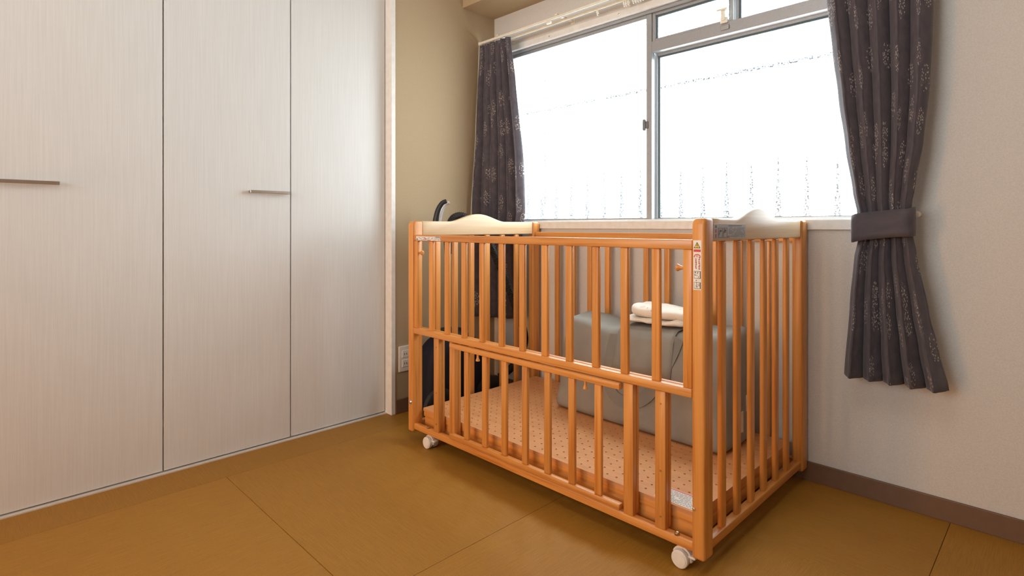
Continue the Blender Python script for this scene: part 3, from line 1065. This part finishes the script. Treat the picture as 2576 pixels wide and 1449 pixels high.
for zt in (0.7405, 0.7155):
    h = 0.0185 if zt > 0.74 else 0.0160
    blk += [(-0.6575, -0.6405, zt + h - 0.0008, zt + h), (-0.6575, -0.6405, zt, zt + 0.0008), (-0.6420, -0.6400, zt, zt + h), (-0.6575, -0.6569, zt, zt + h)]
    for q in range(9):
        xx = rnd.uniform(-0.655, -0.644); zz = rnd.uniform(zt + 0.002, zt + h - 0.002)
        if q % 2:
            blk.append((xx - 0.002, xx + 0.002, zz - 0.0004, zz + 0.0004))
        else:
            blk.append((xx - 0.0005, xx + 0.0005, zz - 0.002, zz + 0.002))
blk += [(-0.6525, -0.6505, 0.7345, 0.7370)]
obj('black_print', marks(blk, y=py), M_INK, st)['kind'] = 'stuff'

# silver sticker on the arched end board (outer face)
hx = CX1 - 0.006
st = obj('silver_sticker', B((hx - 0.0002, hx + 0.0006, 1.3585, 1.5560, 0.8365, 0.8760), bev=0.0002, seg=1), M_STICKG, crib)
st['label'] = 'silver information sticker on the near end board'
px_ = hx + 0.0006
tri = prism([(1.3665, 0.866), (1.3745, 0.866), (1.3705, 0.874)], 'YZ', px_, px_ + 0.0003)
obj('warning_triangle', tri, M_INK, st)
obj('red_print', marks([(1.3675, 1.3735, 0.8535, 0.8620), (1.3675, 1.3735, 0.8400, 0.8500), (1.4400, 1.4500, 0.8400, 0.8445)], x=px_), M_RED, st)['kind'] = 'stuff'
ink = []
for (a, b) in ((1.384, 1.408), (1.414, 1.436)):
    ink += [(a, b, 0.8405, 0.8413), (a, b, 0.8650, 0.8658), (a, a + 0.0008, 0.8405, 0.8658), (b - 0.0008, b, 0.8405, 0.8658)]
    for q in range(8):
        yy = rnd.uniform(a + 0.003, b - 0.003); zz = rnd.uniform(0.844, 0.862)
        ink.append((yy - 0.003, yy + 0.003, zz - 0.0006, zz + 0.0006) if q % 2 else (yy - 0.0007, yy + 0.0007, zz - 0.003, zz + 0.003))
obj('black_print', marks(ink, x=px_), M_INK, st)['kind'] = 'stuff'
ink = []
ink.append((1.446, 1.528, 0.8698, 0.8725))
for r_ in range(7):
    z = 0.8655 - r_ * 0.0037
    y = 1.446 if r_ < 5 else 1.456
    while y < 1.545:
        l = rnd.uniform(0.004, 0.012)
        if rnd.random() < 0.75:
            ink.append((y, y + l, z - 0.0008, z + 0.0006))
        y += l + 0.002
obj('grey_print', marks(ink, x=px_), M_INKG, st)['kind'] = 'stuff'

# long narrow sticker on the gate top rail
gy = gy0 - 0.0006
st = obj('rail_sticker', B((-1.8420, -1.6850, gy, gy0 + 0.0003, 0.8135, 0.8300), bev=0.0002, seg=1), M_STICK, crib)
st['label'] = 'narrow white sticker on the gate rail'
tri = prism([(-1.8385, 0.8150), (-1.8305, 0.8150), (-1.8345, 0.8245)], 'XZ', gy - 0.0003, gy)
obj('warning_triangle', tri, M_INK, st)
ink = [(-1.716, -1.688, 0.8265, 0.8292)]
for r_ in range(3):
    z = 0.8250 - r_ * 0.0042
    x = -1.826
    while x < -1.690:
        l = rnd.uniform(0.004, 0.013)
        if rnd.random() < 0.7:
            ink.append((x, x + l, z - 0.0009, z + 0.0007))
        x += l + 0.0025
obj('black_print', marks(ink, y=gy), M_INKG, st)['kind'] = 'stuff'
obj('red_print', marks([(-1.793, -1.772, 0.8185, 0.8200), (-1.765, -1.748, 0.8145, 0.8160), (-1.79, -1.776, 0.8225, 0.8238)], y=gy), M_RED, st)['kind'] = 'stuff'

# paper label lying on the bed board at the near corner
zt = bz1 + 0.0006
st = obj('paper_label', B((-0.802, -0.690, 1.352, 1.425, bz1 + 0.0001, zt), bev=0.0002, seg=1), M_STICK, crib)
st['label'] = 'white paper label with a red line on the base board'
obj('red_print', B((-0.798, -0.694, 1.4185, 1.4225, zt, zt + 0.0003)), M_RED, st)['kind'] = 'stuff'
ink = []
for r_ in range(9):
    y = 1.412 - r_ * 0.0068
    x = -0.797
    while x < -0.697:
        l = rnd.uniform(0.004, 0.015)
        if rnd.random() < 0.82:
            ink.append((x, min(x + l, -0.695), y - 0.0011, y + 0.0009, zt, zt + 0.0003))
        x += l + 0.0022
obj('grey_print', B(*ink), M_INKG, st)['kind'] = 'stuff'

# ------------------------------------------------------------------ grey storage bag in the crib
bag = tag(empty('storage_bag', (-1.12, 1.86, bz1)), 'grey cloth storage bag with carry strap lying in the crib', 'bag')


def bag_pt(u, v, w):
    """u along x 0..1, v depth 0 front..1 back, w height 0..1"""
    x = -1.487 + u * 0.715
    y0 = 1.722 + 0.045 * w - 0.020 * math.sin(PI * w) * math.sin(PI * u) - 0.012 * (u - 0.5)
    y1 = 1.978 - 0.012 * w
    y = y0 + (y1 - y0) * v
    ztop = 0.498 + 0.014 * u - 0.016 * math.sin(PI * u) - 0.018 * math.exp(-((u - 0.30) / 0.10) ** 2) * (1 - 0.3 * v) + 0.010 * v
    z = bz1 + 0.0015 + (ztop - bz1) * w
    x += (0.030 * w * (1 - u)) * (1 - 0.8 * v) - 0.012 * w * u
    return Vector((x, y, z))


def round01(p, r):
    """rounded cube mapping of the unit cube"""
    q = Vector(p)
    c = Vector((min(max(q.x, r[0]), 1 - r[0]), min(max(q.y, r[1]), 1 - r[1]), min(max(q.z, r[2]), 1 - r[2])))
    d = Vector(((q.x - c.x) / r[0], (q.y - c.y) / r[1], (q.z - c.z) / r[2]))
    if d.length > 1:
        m = max(abs(d.x), abs(d.y), abs(d.z))
        dn = d.normalized() * m
        return Vector((c.x + dn.x * r[0], c.y + dn.y * r[1], c.z + dn.z * r[2]))
    return q


def cube_grid(nx, ny, nz):
    bm = bmesh.new()
    vm = {}
    def vert(i, j, k):
        if (i, j, k) not in vm:
            vm[(i, j, k)] = bm.verts.new((i / nx, j / ny, k / nz))
        return vm[(i, j, k)]
    for i in range(nx):
        for j in range(ny):
            for k in (0, nz):
                bm.faces.new((vert(i, j, k), vert(i + 1, j, k), vert(i + 1, j + 1, k), vert(i, j + 1, k)))
    for i in range(nx):
        for k in range(nz):
            for j in (0, ny):
                bm.faces.new((vert(i, j, k), vert(i + 1, j, k), vert(i + 1, j, k + 1), vert(i, j, k + 1)))
    for j in range(ny):
        for k in range(nz):
            for i in (0, nx):
                bm.faces.new((vert(i, j, k), vert(i, j + 1, k), vert(i, j + 1, k + 1), vert(i, j, k + 1)))
    return bm


bm = cube_grid(48, 18, 28)
for v in bm.verts:
    q = round01(v.co, (0.035, 0.12, 0.075))
    p = bag_pt(q.x, q.y, q.z)
    wr = noise.noise(p * 7.0) * 0.006 + noise.noise(p * 19.0) * 0.0025
    n = Vector((q.x - 0.5, (q.y - 0.5) * 2.2, (q.z - 0.5) * 0.8)).normalized()
    p += n * wr * (0 if q.z < 0.03 else 1)
    p.z = max(p.z, bz1 + 0.001)
    v.co = p
obj('body', bm, M_BAG, bag, True, angle=60)


def bag_front(u, w, off):
    q = bag_pt(u, 0.0, w)
    p = q
    n = Vector((0, -1, 0.12)).normalized()
    wr = noise.noise(p * 7.0) * 0.006
    return q + n * (off + max(0, wr) + 0.0012)


def strap(path, width, th, name, mat, over_top=False):
    """flat band along (u, w) path on the front of the bag"""
    P = catmull([(a, 0, b) for a, b in path], 8)
    bm = bmesh.new()
    rows = []
    for i, p in enumerate(P):
        t = (P[min(i + 1, len(P) - 1)] - P[max(i - 1, 0)])
        t2 = Vector((t.x * 0.715, t.z * 0.36)).normalized()
        nx, nz = -t2.y, t2.x
        row = []
        for s in (-0.5, 0.5):
            u = p.x + nx * width * s / 0.715
            w = p.z + nz * width * s / 0.36
            row.append((bag_front(u, w, -0.003), bag_front(u, w, th)))
        rows.append([bm.verts.new(row[0][0]), bm.verts.new(row[1][0]), bm.verts.new(row[1][1]), bm.verts.new(row[0][1])])
    for a, b in zip(rows, rows[1:]):
        for k in range(4):
            bm.faces.new((a[k], a[(k + 1) % 4], b[(k + 1) % 4], b[k]))
    bm.faces.new(rows[0][::-1]); bm.faces.new(rows[-1])
    return obj(name, bm, mat, bag, True, angle=50)


# wide carry strap: down, round a loop, and up again
strap([(0.365, 0.955), (0.360, 0.80), (0.362, 0.62), (0.375, 0.45), (0.41, 0.325), (0.47, 0.275), (0.545, 0.30), (0.61, 0.385), (0.66, 0.52), (0.70, 0.68), (0.735, 0.84), (0.755, 0.96)], 0.046, 0.003, 'carry_strap', M_BAGS)['label'] = 'wide cloth carry strap'
# flap over the top edge between the straps
bm = bmesh.new()
rows = []
for i in range(13):
    u = 0.385 + (0.735 - 0.385) * i / 12
    prof = []
    for (v, w, off) in ((0.62, 1.0, 0.004), (0.35, 1.0, 0.004), (0.12, 0.995, 0.006), (0.03, 0.965, 0.006), (0.0, 0.90, 0.006), (0.0, 0.78, 0.004), (0.0, 0.66, 0.004), (0.0, 0.56, 0.004)):
        q = bag_pt(u, v, w)
        n = Vector((0, -0.1 if w >= 0.99 and v > 0.2 else -1, 1 if w > 0.95 else 0.12)).normalized()
        prof.append(q + n * (off + 0.0025))
    rows.append(prof)
vs = [[bm.verts.new(p) for p in r] for r in rows]
for a, b in zip(vs, vs[1:]):
    for k in range(len(a) - 1):
        bm.faces.new((a[k], a[k + 1], b[k + 1], b[k]))
fo = obj('flap', bm, M_BAG, bag, True, angle=60)
md = fo.modifiers.new('thickness', 'SOLIDIFY'); md.thickness = 0.003
# piping and zip on the near end, cream tag
def end_path(v0, ws):
    return [bag_pt(1.0, v0, w) + Vector((0.003, 0, 0)) for w in ws]
bm = bmesh.new()
pth = catmull([bag_pt(1.0, 0.72, 0.10) + Vector((0.003, 0, 0)), bag_pt(1.0, 0.74, 0.4) + Vector((0.004, 0, 0)), bag_pt(1.0, 0.78, 0.7) + Vector((0.004, 0, 0)), bag_pt(0.995, 0.84, 0.9) + Vector((0.003, 0, 0)), bag_pt(0.965, 0.90, 0.985) + Vector((0, 0, 0.002))], 8)
tube(bm, pth, 0.0028, 8)
obj('zip_piping', bm, M_PIPE, bag, True)
pz = bag_pt(1.0, 0.70, 0.42)
zp = obj('zip_pull', B((pz.x + 0.002, pz.x + 0.006, pz.y - 0.006, pz.y + 0.004, pz.z - 0.055, pz.z), bev=0.0015), M_SILV, bag)
pz = bag_pt(1.0, 0.50, 0.30)
obj('tag', B((pz.x + 0.002, pz.x + 0.005, pz.y - 0.017, pz.y + 0.017, pz.z - 0.085, pz.z), bev=0.001), M_CARD, bag)['label'] = 'cream hang tag'

# folded blanket on the bag
bl = tag(empty('folded_blanket', (-1.07, 1.865, 0.505)), 'small white printed cotton blanket folded on the grey bag', 'blanket')


def pillow(x0, x1, y0, y1, z0, z1, seed, r=(0.10, 0.22, 0.48)):
    bm = cube_grid(30, 16, 8)
    for v in bm.verts:
        q = round01(v.co, r)
        p = Vector((x0 + (x1 - x0) * q.x, y0 + (y1 - y0) * q.y, z0 + (z1 - z0) * q.z))
        w = noise.noise(Vector((p.x * 14 + seed, p.y * 10, p.z * 18))) * 0.007 + noise.noise(Vector((p.x * 34 + seed, p.y * 26, p.z * 40))) * 0.003
        p.z += w * (0.3 + q.z)
        p.y += w * 0.8
        p.x += noise.noise(Vector((seed, p.y * 22, p.z * 30))) * 0.006
        v.co = p
    return bm


obj('lower_fold', pillow(-1.208, -0.940, 1.786, 1.945, 0.511, 0.532, 2.0), M_BLANK, bl, True, angle=70)
obj('upper_fold', pillow(-1.180, -0.925, 1.796, 1.935, 0.529, 0.574, 5.0, (0.09, 0.32, 0.46)), M_BLANK, bl, True, angle=70)

# ------------------------------------------------------------------ canister vacuum parked between crib and brown wall
vc = tag(empty('vacuum_cleaner', (-2.05, 1.62, 0.0)), 'dark navy vacuum cleaner with ribbed hose parked behind the crib', 'vacuum cleaner')
bm = cube_grid(12, 18, 22)
for v in bm.verts:
    q = round01(v.co, (0.35, 0.35, 0.25))
    zz = q.z
    sw = 1.0 - 0.25 * zz * zz
    v.co = Vector((-2.045 + (q.x - 0.5) * 0.21 * sw, 1.64 + (q.y - 0.5) * 0.36 * sw, 0.012 + zz * 0.36))
obj('body', bm, M_NAVY, vc, True, angle=60)
for y in (1.49, 1.79):
    obj('wheel', lathe([(0.075, 0), (0.082, 0.006), (0.082, 0.028), (0.06, 0.036), (0.02, 0.038), (0, 0.038)], (1, 0, 0), (-1.950, y, 0.083), 28), M_BLACK, vc, True)
obj('lid', lathe([(0.07, 0), (0.072, 0.012), (0.05, 0.03), (0, 0.036)], (0, 0, 1), (-2.045, 1.64, 0.362), 24), M_BLACK, vc, True)
bm = bmesh.new()
tube(bm, [(-2.07, 1.565, 0.05), (-2.068, 1.568, 0.80)], 0.0165, 16)
obj('wand', bm, M_SILV, vc, True)
bm = bmesh.new()
pth = catmull([(-2.068, 1.566, 0.78), (-2.066, 1.568, 0.86), (-2.063, 1.571, 0.905), (-2.056, 1.578, 0.945), (-2.044, 1.590, 0.974), (-2.030, 1.604, 0.984)], 8)
tube(bm, pth, lambda t: 0.019 - 0.007 * t, 16)
hn = obj('handle', bm, M_BLACK, vc, True)
bm = bmesh.new()
pth = [Vector(p) + Vector((0.0085, 0.0085, -0.004)) for p in pth]
tube(bm, pth, lambda t: 0.0125 - 0.004 * t, 12)
obj('grip_strip', bm, M_SILV, hn, True)
# ribbed hose


def onX(px, py_, X):
    r = (px - 1288) / 1400.0
    d = -X / 0.70710678 / (1 - r)
    return Vector((X, 0.70710678 * d * (1 + r), CAM_H + (569 - py_) / 1400.0 * d))


hp = [onX(1128, 585, -2.062), onX(1134, 560, -2.060), onX(1146, 546, -2.052), onX(1165, 545, -2.035), onX(1190, 562, -2.005), onX(1215, 592, -1.975), onX(1240, 632, -1.945),
      onX(1270, 700, -1.928), onX(1297, 770, -1.922), onX(1316, 825, -1.922), onX(1318, 868, -1.925), onX(1296, 915, -1.94), onX(1255, 950, -1.985)]
pts = catmull(hp, 40)
# resample evenly
acc = [0.0]
for a, b in zip(pts, pts[1:]):
    acc.append(acc[-1] + (b - a).length)
L = acc[-1]
step = 0.0024
res = []
k = 0
for i in range(int(L / step)):
    s = i * step
    while acc[k + 1] < s:
        k += 1
    t = (s - acc[k]) / max(1e-9, acc[k + 1] - acc[k])
    res.append(pts[k].lerp(pts[k + 1], t))
bm = bmesh.new()
tube(bm, res, [0.0195 if (i % 3) else 0.0172 for i in range(len(res))], 16)
obj('ribbed_hose', bm, M_BLACK, vc, False)
bm = bmesh.new()
tube(bm, [res[0] + Vector((0, 0, -0.10)), res[0] + Vector((0, 0, -0.03)), res[0] + Vector((0, 0, 0.012))], [0.019, 0.023, 0.024], 16)
obj('hose_cuff', bm, M_BLACK, vc, True)
